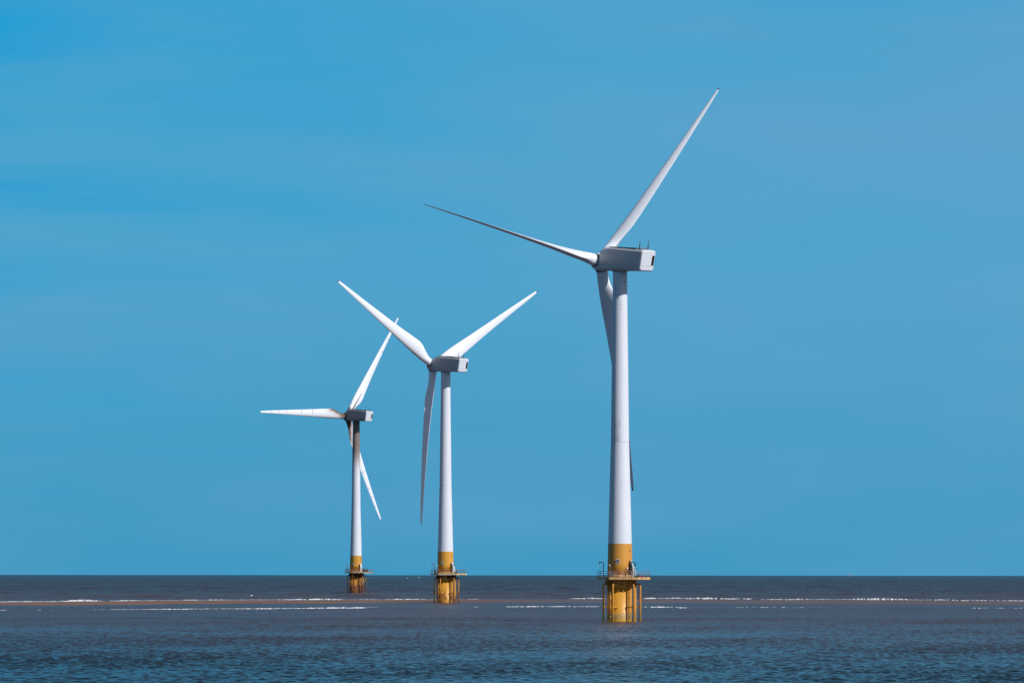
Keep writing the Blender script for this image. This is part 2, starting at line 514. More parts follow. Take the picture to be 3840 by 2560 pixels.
def build_turbine(spec):
    d = spec['y']
    px, pv = spec['px']
    X = (px - 1920) / F * d * (1 / math.cos(PITCH)) * (1.0)
    z0 = sea_z(X, d) + spec['dz']
    root = obj('wind_turbine', None, label=spec['label'], category='wind turbine', group='offshore wind turbines')
    root.location = (X, d, z0)
    root.empty_display_size = 2
    rust = spec['rust']
    ye = mat_yellow('yellow_paint_%s' % spec['word'], rust, spec['ycol'], spec['seed'], spec['band'])
    yt = mat_yellow('yellow_tower_paint_%s' % spec['word'], -.6, spec['ytcol'], spec['seed'] + 2)
    deckm = mat_yellow('yellow_deck_paint_%s' % spec['word'], rust * spec['deckrust'], (.66, .37, .16) if rust < .5 else (.70, .44, .15), spec['seed'] + 5)
    tw = mat_tower('tower_paint_%s' % spec['word'], spec['tower'])
    rail = M['galv_rail'] if rust < .5 else M['rustysteel']
    ext = spec['ext']

    # ---- foundation pile with collar and brackets
    mb = MB()
    mb.lathe([(1.96, -6), (1.96, 5.55)], 72, cap=True)
    pile = mb.build('monopile', ye, root)
    mb = MB()
    mb.lathe([(1.97, 5.50), (2.10, 5.58), (2.14, 5.95), (2.10, 6.02), (2.02, 6.05), (2.02, 6.78), (2.2, 6.80), (2.2, 6.86)], 72)
    for i in range(10):
        az = i * math.pi / 5 + .2
        q = Matrix.Rotation(az, 3, 'Z')
        mb.box(pol(2.22, az, 6.42), (.10, .42, .72), rot=q)
        if i % 3 == 0:
            mb.box(pol(2.12, az + .2, 6.2), (.55, .30, .26), rot=q)
    mb.build('collar', ye, root)

    # ---- tower
    H = spec['hub'] - spec['dz']          # hub height above the turbine origin
    a_t = R(6.0)
    o_hub = 4.5
    z_axis0 = H - o_hub * math.sin(a_t)
    ztop = z_axis0 - 1.02
    mb = MB()
    prof = [(r, z) for z, r in TOWER] + [(1.165, ztop)]
    fine = []
    for (r0, za), (r1, zb) in zip(prof, prof[1:]):
        n = max(1, int((zb - za) / 1.5))
        for k in range(n):
            fine.append((r0 + (r1 - r0) * k / n, za + (zb - za) * k / n))
    fine.append(prof[-1])
    mats = [1 if (fine[k][1] + fine[k + 1][1]) / 2 < 12.74 else 0 for k in range(len(fine) - 1)]
    mb.lathe(fine, 96, mats=mats)
    mb.build('tower', [tw, yt], root)
    mb = MB()
    mb.lathe([(2.09, 7.29), (2.14, 7.30), (2.14, 7.62), (2.09, 7.66)], 72)
    mb.build('base_flange', mat_plain('bleached_base_paint_%s' % spec['word'], (.62, .40, .22), .6), root)

    # ---- number sign, warning sign, doorway, lug
    rz = tower_r(9.85)
    az = spec['sign_az']
    q = Matrix.Rotation(az, 4, 'Z')
    mb = MB()
    if spec['plate']:
        mb.box((0, 0, 0), (.64, .035, .66))
    else:
        mb.box((0, 0, 0), (.54, .035, .60))
    sg = mb.build('number_sign', M['sign'], root)
    sg.matrix_local = Matrix.Translation(pol(rz + .045, az, 9.86)) @ q
    nm = obj('numerals', text_mesh('numerals', spec['num'], .56, .078, .165 if spec['num'] != '11' else .10, .04), M['letter'], sg)
    nm.location = (0, -.03, 0)
    if spec['word'] == 'near':
        azw = R(35)
        mb = MB(); mb.box((0, 0, 0), (.27, .03, .27))
        w = mb.build('warning_sign', M['sign'], root)
        w.matrix_local = Matrix.Translation(pol(tower_r(8.7) + .03, azw, 8.72)) @ Matrix.Rotation(azw, 4, 'Z')
        mb = MB(); mb.add([(-.08, -.02, -.07), (.08, -.02, -.07), (0, -.02, .07)], [(0, 1, 2)])
        mb.build('warning_mark', M['cabinet'], w)

    def curved(mb, r_of_z, a0, a1, z0_, z1_, off, depth=.05, nz=8, na=8, arch=0.0, mat=0):
        vs, fs = [], []
        for s in (off, off - depth):
            for i in range(na + 1):
                a = a0 + (a1 - a0) * i / na
                e = 2 * i / na - 1
                zt = z1_ - arch * (1 - math.sqrt(max(0, 1 - abs(e) ** 2.5)))
                for k in range(nz + 1):
                    z = z0_ + (zt - z0_) * k / nz
                    vs.append(pol(r_of_z(z) + s, a, z))
        W = nz + 1
        B = (na + 1) * W
        for i in range(na):
            for k in range(nz):
                p = i * W + k
                fs.append((p, p + W, p + W + 1, p + 1))
                fs.append((B + p, B + p + 1, B + p + W + 1, B + p + W))
        for i in range(na):
            fs.append((i * W, B + i * W, B + (i + 1) * W, (i + 1) * W))
            t = i * W + nz
            fs.append((t, t + W, B + t + W, B + t))
        for k in range(nz):
            fs.append((k, k + 1, B + k + 1, B + k))
            t = na * W + k
            fs.append((t, B + t, B + t + 1, t + 1))
        mb.add(vs, fs, mat)
    da = R(spec['door_az'])
    mb = MB()
    curved(mb, tower_r, da - R(12), da + R(14), 7.66, 10.02, .075, .06, arch=.30)
    df = mb.build('door_frame', yt, root)
    mb = MB()
    curved(mb, tower_r, da - R(9), da + R(11), 7.70, 9.90, .10, .04, arch=.28)
    mb.build('doorway', M['black'], df)
    mb = MB()
    al = R(53)
    mb.tube(bend([pol(tower_r(11.6), al - .02, 11.7), pol(tower_r(11.6) + .13, al, 11.68), pol(tower_r(11.4) + .13, al, 11.45), pol(tower_r(11.4), al - .02, 11.43)], .05), .035, 8)
    mb.build('lifting_lug', M['darksteel'], root)

    # ---- work platform
    P = [(-3.66, 1.7), (-3.66, -.9), (-2.80, -2.15), (-1.82, -3.35), (-.68, -3.45), (.45, -3.5), (1.84, -3.55), (2.76, -3.55), (ext, -.5), (ext, 1.6), (2.9, 3.7), (-1.8, 3.7)]
    mb = MB()
    n = len(P)
    zb, zt = 6.88, 7.27
    # deck ring plate (hole round the pile is hidden by the collar)
    for (za, zb_) in ((7.20, 7.27),):
        vs = [(x, y, za) for x, y in P] + [(x, y, zb_) for x, y in P]
        mb.add(vs, [tuple(range(n))[::-1], tuple(n + i for i in range(n))])
    mb.build_ = None
    wp = MB()
    vs = [(x * .985, y * .985, 7.18) for x, y in P] + [(x * .985, y * .985, 7.25) for x, y in P]
    wp.add(vs, [tuple(range(n))[::-1], tuple(n + i for i in range(n))] + [(i, (i + 1) % n, n + (i + 1) % n, n + i) for i in range(n)])
    # fascia plates, each a little short of the corner so that joints show
    for i in range(n):
        a, b = Vector((*P[i], 0)), Vector((*P[(i + 1) % n], 0))
        u = (b - a).normalized(); nn = Vector((u.y, -u.x, 0))
        L = (b - a).length
        k = max(1, round(L / 1.3))
        for j in range(k):
            s0, s1 = L * j / k + .035, L * (j + 1) / k - .035
            jag = 0.0
            seg = 6
            top = zt
            vv = []
            for q_ in range(seg + 1):
                s = s0 + (s1 - s0) * q_ / seg
                low = zb + (abs(mnoise.noise(Vector((a.x + u.x * s * 2.3, a.y + u.y * s * 2.3, spec['seed'])))) * spec['jag'])
                p = a + u * s
                vv += [(p.x, p.y, low), (p.x, p.y, top), (p.x + nn.x * .03, p.y + nn.y * .03, low), (p.x + nn.x * .03, p.y + nn.y * .03, top)]
            ff = []
            for q_ in range(seg):
                o = q_ * 4
                ff += [(o + 2, o + 6, o + 7, o + 3), (o, o + 1, o + 5, o + 4), (o + 1, o + 3, o + 7, o + 5), (o, o + 4, o + 6, o + 2)]
            ff += [(0, 2, 3, 1), (seg * 4, seg * 4 + 1, seg * 4 + 3, seg * 4 + 2)]
            wp.add(vv, ff)
    # beams under the deck
    for ang in range(0, 360, 45):
        c, s = math.cos(R(ang)), math.sin(R(ang))
        rr = 3.2
        wp.box((c * (2.05 + rr) / 2, s * (2.05 + rr) / 2, 7.03), (rr - 2.05, .16, .26), rot=Matrix.Rotation(R(ang), 3, 'Z'))
    wp.box(((2.1 + ext) / 2, .4, 7.03), (ext - 2.2, .18, .26))
    wp.box(((2.1 + ext) / 2, -.35, 7.03), (ext - 2.2, .18, .26))
    plat = wp.build('work_platform', deckm, root)
    # railing
    rb = MB()
    for i in range(n):
        a, b = Vector((*P[i], 0)) * .985, Vector((*P[(i + 1) % n], 0)) * .985
        L = (b - a).length
        k = max(1, round(L / (.62 if i == 7 else 1.25)))
        for j in range(k):
            p = a.lerp(b, j / k)
            rb.tube([(p.x, p.y, 7.25), (p.x, p.y, 8.24)], .038, 8)
        for z in (8.24, 7.92, 7.58):
            rb.tube([(a.x, a.y, z), (b.x, b.y, z)], .026 if z < 8.2 else .03, 6)
    rb.build('railing', rail, plat)
    # platform lettering
    if spec['word'] == 'near':
        for s, i, off in (('09', 2, .62), ('01', 7, .36)):
            a, b = Vector((*P[i], 0)), Vector((*P[i + 1], 0))
            u = (b - a).normalized()
            p = a + u * (b - a).length * off
            nn = Vector((u.y, -u.x, 0))
            o = obj('lettering', text_mesh('lettering', s, .24, .035, .14, .10), M['letter'], plat)
            o.matrix_local = Matrix.Translation((p.x + nn.x * .045, p.y + nn.y * .045, 7.075)) @ Matrix.Rotation(math.atan2(u.y, u.x), 4, 'Z')

    # ---- boat landings: fender pipes with elbows, ladders
    def fender(x, y, top, inward, r=.15, bracket=True, zbr=2.4):
        mb = MB()
        inn = Vector((inward[0], inward[1], top))
        mb.tube(bend([(x, y, -5), (x, y, top), inn], .32), r, 14)
        if bracket:
            k = Vector((inward[0], inward[1], zbr))
            e = Vector((x, y, zbr))
            mb.tube([e, e.lerp(k, 1.0)], .10, 10)
        return mb.build('fender', ye, root)

    def riser(p, r):
        mb = MB()
        mb.tube([(p.x, p.y, -5), (p.x, p.y, 6.86)], r, 14)
        mb.tube([(p.x, p.y, 6.30), (p.x, p.y, 6.42)], r * 1.35, 14)
        q = p.normalized() * 1.9
        mb.tube([(p.x, p.y, 5.1), (q.x, q.y, 5.1)], .06, 8)
        mb.tube([(p.x, p.y, 2.4), (q.x, q.y, 2.4)], .06, 8)
        return mb.build('riser_pipe', ye, root)

    for az_, rad, w in ((R(-41), 3.0, 1.0), (R(61.5), 3.15, 1.16)):
        c = pol(rad, az_, 0)
        t = Vector((math.cos(az_), math.sin(az_), 0))
        for s in (-1, 1):
            e = c + t * s * w
            inn = e - c.normalized() * (rad - 1.75) * 1.0
            fender(e.x, e.y, 6.12, (inn.x, inn.y))
    def ladder(az_, r, w=.34):
        mb = MB()
        c = pol(r, az_, 0)
        t = Vector((math.cos(az_), math.sin(az_), 0))
        for s in (-1, 1):
            p = c + t * s * w / 2
            mb.tube([(p.x, p.y, -2), (p.x, p.y, 6.9)], .05, 8)
        z = -1.5
        while z < 6.8:
            a, b = c + t * -w / 2, c + t * w / 2
            mb.tube([(a.x, a.y, z), (b.x, b.y, z)], .034, 6)
            z += .30
        for z in (.8, 2.4, 4.0, 5.4):
            a = c.normalized() * 1.9
            mb.tube([(c.x, c.y, z), (a.x, a.y, z)], .05, 6)
        return mb.build('ladder', ye, root)
    ladder(R(-46), 2.45, .42)
    ladder(R(49), 2.35, .30)
    riser(pol(2.42, R(-56), 0), .11)
    riser(pol(2.65, R(73), 0), .13)
    riser(pol(2.25, R(35), 0), .06)
    riser(pol(2.15, R(24), 0), .045) if spec['word'] == 'far' else None

    # ---- fittings on the platform
    mb = MB()
    dx, dy = -2.74, -1.75
    mb.tube(bend([(dx, dy, 7.25), (dx, dy, 9.70), (dx - .72, dy - .1, 9.72)], .10, 4), .075, 10)
    mb.tube([(dx - .70, dy - .1, 9.74), (dx - .60, dy - .1, 9.45)], .06, 8)
    dv = mb.build('davit', M['darksteel'] if rust < .5 else M['rustysteel'], root)
    mb = MB()
    mb.tube([(dx - .64, dy - .1, 9.5), (dx - .46, dy - .1, 8.2)], .012, 5)
    mb.tube([(dx - .62, dy - .1, 9.5), (dx - .30, dy - .1, 8.2)], .012, 5)
    mb.tube([(dx - .50, dy - .1, 8.3), (dx - .50, dy - .1, 7.9), (dx - .42, dy - .1, 7.75)], [.05, .10, .04], 8)
    mb.build('hoist_cable', M['darksteel'], dv)
    # left lamp
    mb = MB()
    lx, ly = spec['lamp'], -2.35
    mb.tube(bend([(lx, ly, 7.25), (lx, ly, 9.30), (lx - .22, ly, 9.28)], .08, 4), .045, 8)
    lp = mb.build('lamp_post', M['steel'] if rust < .5 else M['rustysteel'], root)
    mb = MB()
    mb.tube([(lx - .30, ly, 9.30), (lx - .18, ly, 9.22), (lx - .10, ly, 9.10)], [.07, .13, .10], 12)
    mb.build('lamp_head', M['lamp'], lp)
    # right lamp / camera arm
    mb = MB()
    rx, ry = spec['arm'], -2.6
    mb.tube(bend([(rx, ry, 7.25), (rx, ry, 9.66), (rx + .62, ry, 9.66), (rx + .62, ry, 9.42)], .06, 4), .06, 8)
    mb.tube([(rx + .3, ry, 9.2), (rx + 1.08, ry + .1, 8.24)], .028, 6)
    ap = mb.build('lamp_post', M['darksteel'] if rust < .5 else M['rustysteel'], root)
    mb = MB()
    mb.tube([(rx + .40, ry, 9.34), (rx + .50, ry, 9.30), (rx + .66, ry, 9.26), (rx + .70, ry, 9.25)], [.06, .15, .15, .05], 12)
    mb.build('lamp_head', M['dark'], ap)
    # bollard post in front of the tower
    mb = MB()
    bx = spec['post']
    mb.tube([(bx, -2.95, 7.25), (bx, -2.95, 8.58)], .07, 8)
    mb.box((bx + .06, -2.98, 7.85), (.24, .18, .12))
    if spec['word'] != 'near':
        mb.tube([(bx, -2.95, 8.52), (bx + .30, -2.95, 8.08)], .05, 6)
    mb.build('mooring_post', M['rustysteel'], root)
    # cabinets
    for (cx, cw, ch) in spec['cabs']:
        mb = MB()
        mb.box((cx, -2.45, 7.25 + ch / 2 + .02), (cw, .45, ch))
        mb.box((cx, -2.45, 7.25 + ch + .05), (cw + .06, .52, .05))
        mb.build('control_cabinet', M['cabinet'], root)
    # hoses out of the doorway
    for k, (path, hr) in enumerate(spec['hoses']):
        pts = []
        for i in range(len(path) - 1):
            A, B = Vector(path[i]), Vector(path[i + 1])
            for j in range(12):
                pts.append(A.lerp(B, j / 12))
        pts.append(Vector(path[-1]))
        for _ in range(6):
            pts = [pts[0]] + [(pts[i - 1] + pts[i] * 2 + pts[i + 1]) / 4 for i in range(1, len(pts) - 1)] + [pts[-1]]
        if spec['ribbed']:
            fine_, rad, ms = [], [], []
            tot = sum((b - a).length for a, b in zip(pts, pts[1:]))
            nseg = int(tot / .085)
            cum = [0]
            for a, b in zip(pts, pts[1:]):
                cum.append(cum[-1] + (b - a).length)
            for i in range(nseg + 1):
                s = tot * i / nseg
                j = min(max(0, np.searchsorted(cum, s) - 1), len(pts) - 2)
                fine_.append(pts[j].lerp(pts[j + 1], (s - cum[j]) / max(1e-6, cum[j + 1] - cum[j])))
                rad.append(hr * (1.0 if i % 2 else .88))
                ms.append(0 if (i // 1) % 3 else 1)
            mb = MB(); mb.tube(fine_, rad, 12, mats=ms)
        else:
            mb = MB(); mb.tube(pts, hr, 12)
        mb.build('cable_duct', [M['hosewhite'], M['dark']], root)

    # ---- nacelle (frame: x towards the rotor, z up, tilted 6 degrees)
    phi = spec['phi']
    ax = Vector((-math.cos(phi) * math.cos(a_t), math.sin(phi) * math.cos(a_t), math.sin(a_t)))
    u = Vector((math.sin(phi), math.cos(phi), 0))     # rotor plane, away from the camera to the right
    v = u.cross(-ax)
    if v.z < 0:
        v = -v
    # nacelle axes: X=ax, Y = -u? keep right handed: X x Y = Z
    Yn = v.cross(ax)
    rotm = Matrix((ax, Yn, v)).transposed()           # columns
    nl = Matrix.Translation((0, 0, z_axis0)) @ rotm.to_4x4()
    sec = [  # x, half width, bottom, top, corner radius
        (3.42, 1.30, -1.30, 1.92, .35), (3.46, 1.18, -1.22, 1.84, .3)]
    sec = [(3.50, 1.36, -1.22, 1.82, .36), (3.44, 1.47, -1.32, 1.93, .42), (3.30, 1.53, -1.36, 2.02, .45), (3.15, 1.55, -1.36, 2.08, .46), (1.75, 1.55, -1.30, 2.50, .46), (1.5, 1.55, -1.285, 2.555, .46), (1.1, 1.55, -1.26, 2.58, .46),
           (-2.0, 1.55, -1.04, 2.60, .46), (-5.95, 1.55, -.80, 2.60, .44)]
    def rr_ring(xs, xr, hw, zb_, zt_, cr, n=8):
        ring = []
        zc, hz = (zb_ + zt_) / 2, (zt_ - zb_) / 2
        for cx, cz, a0 in ((1, 1, 0), (-1, 1, 90), (-1, -1, 180), (1, -1, 270)):
            for k in range(n + 1):
                a = R(a0 + 90 * k / n)
                yy = cx * (hw - cr) + cr * math.cos(a)
                zz = zc + cz * (hz - cr) + cr * math.sin(a)
                # rake: the rear end leans back at the top
                ring.append((xs + xr * (zz - zc), yy, zz))
        return ring
    rings = []
    for i, s in enumerate(sec):
        rake = -.055 * (1 if i < 4 else max(0, min(1, (-s[0] + 1.6) / 7)) * 2.0)
        rings.append(rr_ring(s[0], rake, *s[1:]))
    Nn = len(rings[0])
    mb = MB()
    vs = [p for r in rings for p in r]
    fs = [(k * Nn + i, k * Nn + (i + 1) % Nn, (k + 1) * Nn + (i + 1) % Nn, (k + 1) * Nn + i) for k in range(len(rings) - 1) for i in range(Nn)]
    mb.add(vs, [f[::-1] for f in fs], 0, False)
    mb.add(rings[0], [tuple(range(Nn))])
    mb.add(rings[-1], [tuple(range(Nn))[::-1]])
    # rounded longitudinal corners read best smooth by angle
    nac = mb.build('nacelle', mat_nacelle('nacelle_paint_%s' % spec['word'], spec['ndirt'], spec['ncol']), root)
    nac.matrix_local = nl
    for p in nac.data.polygons:
        p.use_smooth = True
    try:
        nac.data.set_sharp_from_angle(angle=R(32))
    except Exception:
        pass
    # rear cover: a shell of its own with rounded rim
    mb = MB()
    rk = -.11
    rr = [rr_ring(-5.90, rk, 1.585, -.835, 2.635, .46), rr_ring(-6.18, rk, 1.585, -.82, 2.635, .46), rr_ring(-6.32, rk, 1.53, -.75, 2.585, .42), rr_ring(-6.38, rk, 1.42, -.62, 2.47, .36)]
    vs = [p for r in rr for p in r]
    fs = [(k * Nn + i, (k + 1) * Nn + i, (k + 1) * Nn + (i + 1) % Nn, k * Nn + (i + 1) % Nn) for k in range(3) for i in range(Nn)]
    mb.add(vs, fs, 0, True)
    mb.add(rr[-1], [tuple(range(Nn))[::-1]])
    mb.add(rr[0], [tuple(range(Nn))])
    rear = mb.build('rear_cover', mat_nacelle('rear_cover_paint_%s' % spec['word'], .05), root)
    rear.matrix_local = nl
    for p in rear.data.polygons:
        p.use_smooth = True
    rear.data.set_sharp_from_angle(angle=R(40))
    # vent slot on the rear cover (on the side away from the camera): Y negative = towards u
    mb = MB()
    sy = 1.12 if (Yn.dot(u) > 0) else -1.12
    for k in range(9):
        z = .27 + k * .175
        mb.box((-6.395 + rk * (z - .92), sy, z), (.05, .50, .13), rot=Matrix.Rotation(R(-25), 3, 'Y'))
    mb.box((-6.375 + rk * (.97 - .92), sy, .97), (.03, .54, 1.62), rot=Matrix.Rotation(-math.atan(rk), 3, 'Y').inverted() if False else Matrix.Rotation(math.atan(rk), 3, 'Y'))
    vent = mb.build('vent', M['black'], rear)
    # roof rails along both edges, masts with cross bars
    mb = MB()
    for sgn in (-1, 1):
        pts = [(2.9, sgn * 1.02, 2.22), (1.6, sgn * 1.18, 2.66), (-1.5, sgn * 1.18, 2.76), (-4.6, sgn * 1.18, 2.76)]
        mb.tube(pts, .045, 6)
        for k in range(14):
            x = 1.5 - k * .46
            mb.tube([(x, sgn * 1.18, 2.56), (x, sgn * 1.18, 2.76)], .03, 5)
    mb.box((-1.4, 0, 2.64), (6.0, 2.2, .09))
    mb.build('roof_walkway', M['darksteel'], nac)
    mb = MB()
    mb.box((-5.0, 0, 2.645), (1.9, 2.3, .10))
    mb.build('roof_hatch', mat_plain('weathered_hatch_%s' % spec['word'], (.36, .31, .27), .7, 0, .4), nac)
    for sgn, hgt in ((-1, 1.62), (1, 1.5)):
        mb = MB()
        y = sgn * .98
        mb.tube([(-5.2, y, 2.6), (-5.2, y, 3.25), (-5.25, y, 2.6 + hgt)], [.085, .075, .04], 8)
        mb.tube([(-5.2, y, 3.18), (-5.32, y, 3.35)], .04, 6)
        mb.build('anemometer_mast', M['darksteel'], nac)
    mb = MB()
    mb.tube([(-5.2, -.98, 3.02), (-5.2, .98, 3.02)], .03, 6)
    mb.tube([(-5.2, -.98, 2.82), (-5.2, .98, 2.82)], .03, 6)
    mb.build('mast_crossbar', M['steel'], nac)
    # yaw collar between tower and nacelle
    mb = MB()
    mb.lathe([(1.28, ztop - .22), (1.32, ztop - .18), (1.32, ztop + .12)], 48)
    mb.build('yaw_ring', M['cabinet'], root)
    # ---- hub and spinner
    mb = MB()
    mb.lathe([(1.30, 3.50), (1.46, 3.56), (1.56, 3.9), (1.58, 4.5), (1.50, 5.0), (1.32, 5.5), (1.0, 5.95), (.6, 6.25), (.2, 6.38), (.02, 6.4)], 56, axis_x=True)
    hub = mb.build('hub', mat_nacelle('hub_paint_%s' % spec['word'], spec['hdirt'], spec['hcol']), root)
    hub.matrix_local = nl
    # ---- blades
    body, tip, ring = spec['blades']
    hubc = Vector((0, 0, z_axis0)) + ax * o_hub
    cone = R(2.2)
    beta = R(spec['pitch'])
    for k in range(3):
        th = spec['theta'] + k * 2 * math.pi / 3
        s = u * math.sin(th) + v * math.cos(th)
        m = -(u * math.cos(th) - v * math.sin(th))       # direction of motion
        span = (s * math.cos(cone) + ax * math.sin(cone)).normalized()
        axp = (ax - span * ax.dot(span)).normalized()
        le = (m * math.cos(beta) + axp * math.sin(beta)).normalized()
        # flapwise axis: suction side faces downwind at zero pitch
        yb = span.cross(le)
        if yb.dot(-axp * math.cos(beta) + m * math.sin(beta)) < 0:
            le_m = Matrix((le, -yb, span)).transposed()
        else:
            le_m = Matrix((le, yb, span)).transposed()
        mat = spec['bmats'][k]
        b = obj('blade', body if len(body.materials) == 0 else body.copy(), None, root)
        b.data.materials.clear(); b.data.materials.append(mat)
        b.matrix_local = Matrix.Translation(hubc) @ le_m.to_4x4()
        tc = obj('tip_cap', tip if tip.users == 0 else tip, None, b)
        if not tip.materials:
            tip.materials.append(M['dark'])
        rg = obj('root_ring', ring, None, b)
        if not ring.materials:
            ring.materials.append(M['dark'])
    return root


bl_clean = mat_blade('blade_gelcoat')
bl_soot = mat_blade('sooty_blade_gelcoat', 'soot')
bl_streak = mat_blade('streaked_blade_gelcoat', 'streak')
straight = blade_meshes(0.0)
bent = blade_meshes(1.45)
bent2 = blade_meshes(1.5)

T1 = build_turbine(dict(
    word='near', px=(2325, 2328), y=933.0 - 4.5 * .72, dz=0.0, hub=59.05, phi=R(46.06), theta=R(41.1), pitch=92, blades=straight,
    bmats=[bl_clean] * 3, rust=.12, deckrust=.3, ycol=(.67, .300, .030), ytcol=(.64, .290, .040), seed=1.0, band=True, tower='spots',
    sign_az=R(-11.5), plate=True, num='09', door_az=52, ext=4.92, jag=0.0, lamp=-1.60, arm=1.86, post=.79,
    cabs=[(-1.45, .62, .92)], ribbed=True,
    hoses=[([(1.62, -1.35, 10.02), (1.86, -1.75, 9.75), (2.06, -2.0, 8.9), (2.16, -2.15, 7.95), (2.12, -2.2, 7.28)], .13),
           ([(1.70, -1.30, 9.5), (2.0, -1.65, 9.3), (2.30, -1.75, 8.8), (2.46, -1.8, 8.0), (2.60, -1.85, 7.28)], .10)],
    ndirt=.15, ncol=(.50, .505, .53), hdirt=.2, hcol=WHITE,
    label='nearest and largest wind turbine, with black 09 on its clean yellow base'))
T2 = build_turbine(dict(
    word='middle', px=(1671.5, 2260), y=1425.3 - 4.5 * .715, dz=.08, hub=59.48, phi=R(45.63), theta=R(60.19), pitch=4, blades=bent,
    bmats=[bl_clean] * 3, rust=.85, deckrust=.30, ycol=(.66, .305, .030), ytcol=(.66, .31, .032), seed=4.0, band=False, tower='crack',
    sign_az=R(-20), plate=True, num='10', door_az=52, ext=5.32, jag=.28, lamp=-1.72, arm=1.62, post=.38,
    cabs=[(-2.42, .42, .88), (2.75, .48, .62)], ribbed=False,
    hoses=[([(1.55, -1.45, 10.0), (1.75, -1.9, 9.7), (1.95, -2.1, 8.9), (1.96, -2.2, 8.0), (1.88, -2.2, 7.28)], .17),
           ([(1.75, -1.40, 9.9), (2.05, -1.7, 9.6), (2.22, -1.8, 8.9), (2.34, -1.85, 8.0), (2.40, -1.9, 7.28)], .14)],
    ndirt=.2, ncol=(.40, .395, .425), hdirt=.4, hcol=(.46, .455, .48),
    label='middle wind turbine with black 10 on its yellow base, standing beside the sandbank'))
T3 = build_turbine(dict(
    word='far', px=(1336.5, 2225.5), y=1914.5 - 4.5 * .71, dz=.12, hub=59.77, phi=R(45.15), theta=R(31.04), pitch=3, blades=bent2,
    bmats=[bl_streak, bl_soot, bl_soot], rust=1.35, deckrust=.5, ycol=(.62, .30, .03), ytcol=(.62, .30, .03), seed=8.0, band=False, tower='soot',
    sign_az=R(-20), plate=False, num='11', door_az=54, ext=5.66, jag=.12, lamp=-2.12, arm=.88, post=-.55,
    cabs=[(-2.85, .32, .85)], ribbed=False,
    hoses=[([(1.35, -1.60, 10.0), (1.50, -1.9, 9.7), (1.60, -2.1, 8.9), (1.58, -2.2, 8.0), (1.48, -2.2, 7.28)], .18),
           ([(1.65, -1.45, 9.9), (1.80, -1.8, 9.6), (1.92, -1.9, 8.9), (2.0, -1.95, 8.0), (2.06, -2.0, 7.28)], .15)],
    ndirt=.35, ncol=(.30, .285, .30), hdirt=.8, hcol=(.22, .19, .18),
    label='farthest wind turbine with brown soot round its hub and tower top, number 11'))

# ------------------------------------------------------------------ loose things standing on the platforms
def on_platform(t, x, y, z):
    return (t.location.x + x, t.location.y + y, t.location.z + z)


g = obj('generator', None, label='small dark generator with red end on the platform of turbine 09', category='generator')
g.location = on_platform(T1, 2.95, -1.9, 7.25)
mb = MB()
mb.box((0, 0, .22), (.62, .46, .30)); mb.box((0, 0, .40), (.50, .36, .10)); mb.box((0, 0, .03), (.72, .50, .06))
mb.build('engine', M['dark'], g)
mb = MB(); mb.box((.42, 0, .24), (.20, .42, .30)); mb.tube([(.5, 0, .28), (.75, -.1, .10)], .05, 8)
mb.build('fuel_tank', M['red'], g)
mb = MB(); mb.box((-.12, -.26, .24), (.30, .04, .22)); mb.box((-.05, -.29, .28), (.10, .03, .08))
mb.build('control_panel', M['steel'], g)

g = obj('equipment_crate', None, label='dark open-frame crate on the rusty platform of turbine 11', category='crate')
g.location = on_platform(T3, 3.10, -1.2, 7.27)
mb = MB()
for x in (-.90, 0, .90):
    for y in (-.5, .5):
        mb.box((x, y, .55), (.08, .08, 1.10))
for z in (.04, 1.10):
    for y in (-.5, .5):
        mb.box((0, y, z), (1.96, .09, .09))
    for x in (-.90, .90):
        mb.box((x, 0, z), (.09, 1.0, .09))
mb.build('frame', M['black'], g)
mb = MB()
for z in (.30, .55, .80):
    mb.box((-.42, -.42, z), (.70, .05, .12))
mb.box((-.42, 0, .50), (.74, .7, .84)); mb.box((.48, .05, .45), (.66, .7, .76))
mb.build('machinery', M['teal'], g)
mb = MB(); mb.box((.18, -.47, .80), (.16, .06, .34))
mb.build('label_plate', M['sign'], g)

# channel buoy far out on the horizon
by = 8600.0
bxx = (3187 - 1920) / F * by
g = obj('channel_buoy', None, label='tiny faded red buoy on the horizon right of the turbines', category='buoy')
g.location = (bxx, by, sea_z(bxx, by))
mb = MB(); mb.lathe([(1.3, -.8), (1.5, .2), (1.4, .7), (.5, .9)], 24); mb.build('float', M['buoyred'], g)
mb = MB()
for k in range(4):
    a = k * math.pi / 2
    mb.tube([(1.0 * math.cos(a), 1.0 * math.sin(a), .7), (.45 * math.cos(a), .45 * math.sin(a), 3.6)], .14, 6)
mb.lathe([(.6, 2.6), (.6, 3.6)], 16); mb.build('lattice_tower', M['buoyred'], g)
mb = MB(); mb.lathe([(.4, 3.6), (.42, 4.1), (.2, 4.4)], 16); mb.build('lantern', M['sign'], g)

# ------------------------------------------------------------------ sea
def sea_rows():
    ys = list(np.linspace(-3000, 300, 14)) + [360, 400, 418]
    y = 424.0
    while y < 16000:
        ys.append(y)
        if y < 720: s = .27
        elif y < 1000: s = .45
        elif y < 1700: s = .85
        elif y < 2600: s = 1.9
        else: s = y * .0011 * (1 + (y - 2600) / 2600)
        y += s
    ys += [17000, 19000, 22000]
    return np.array(ys)


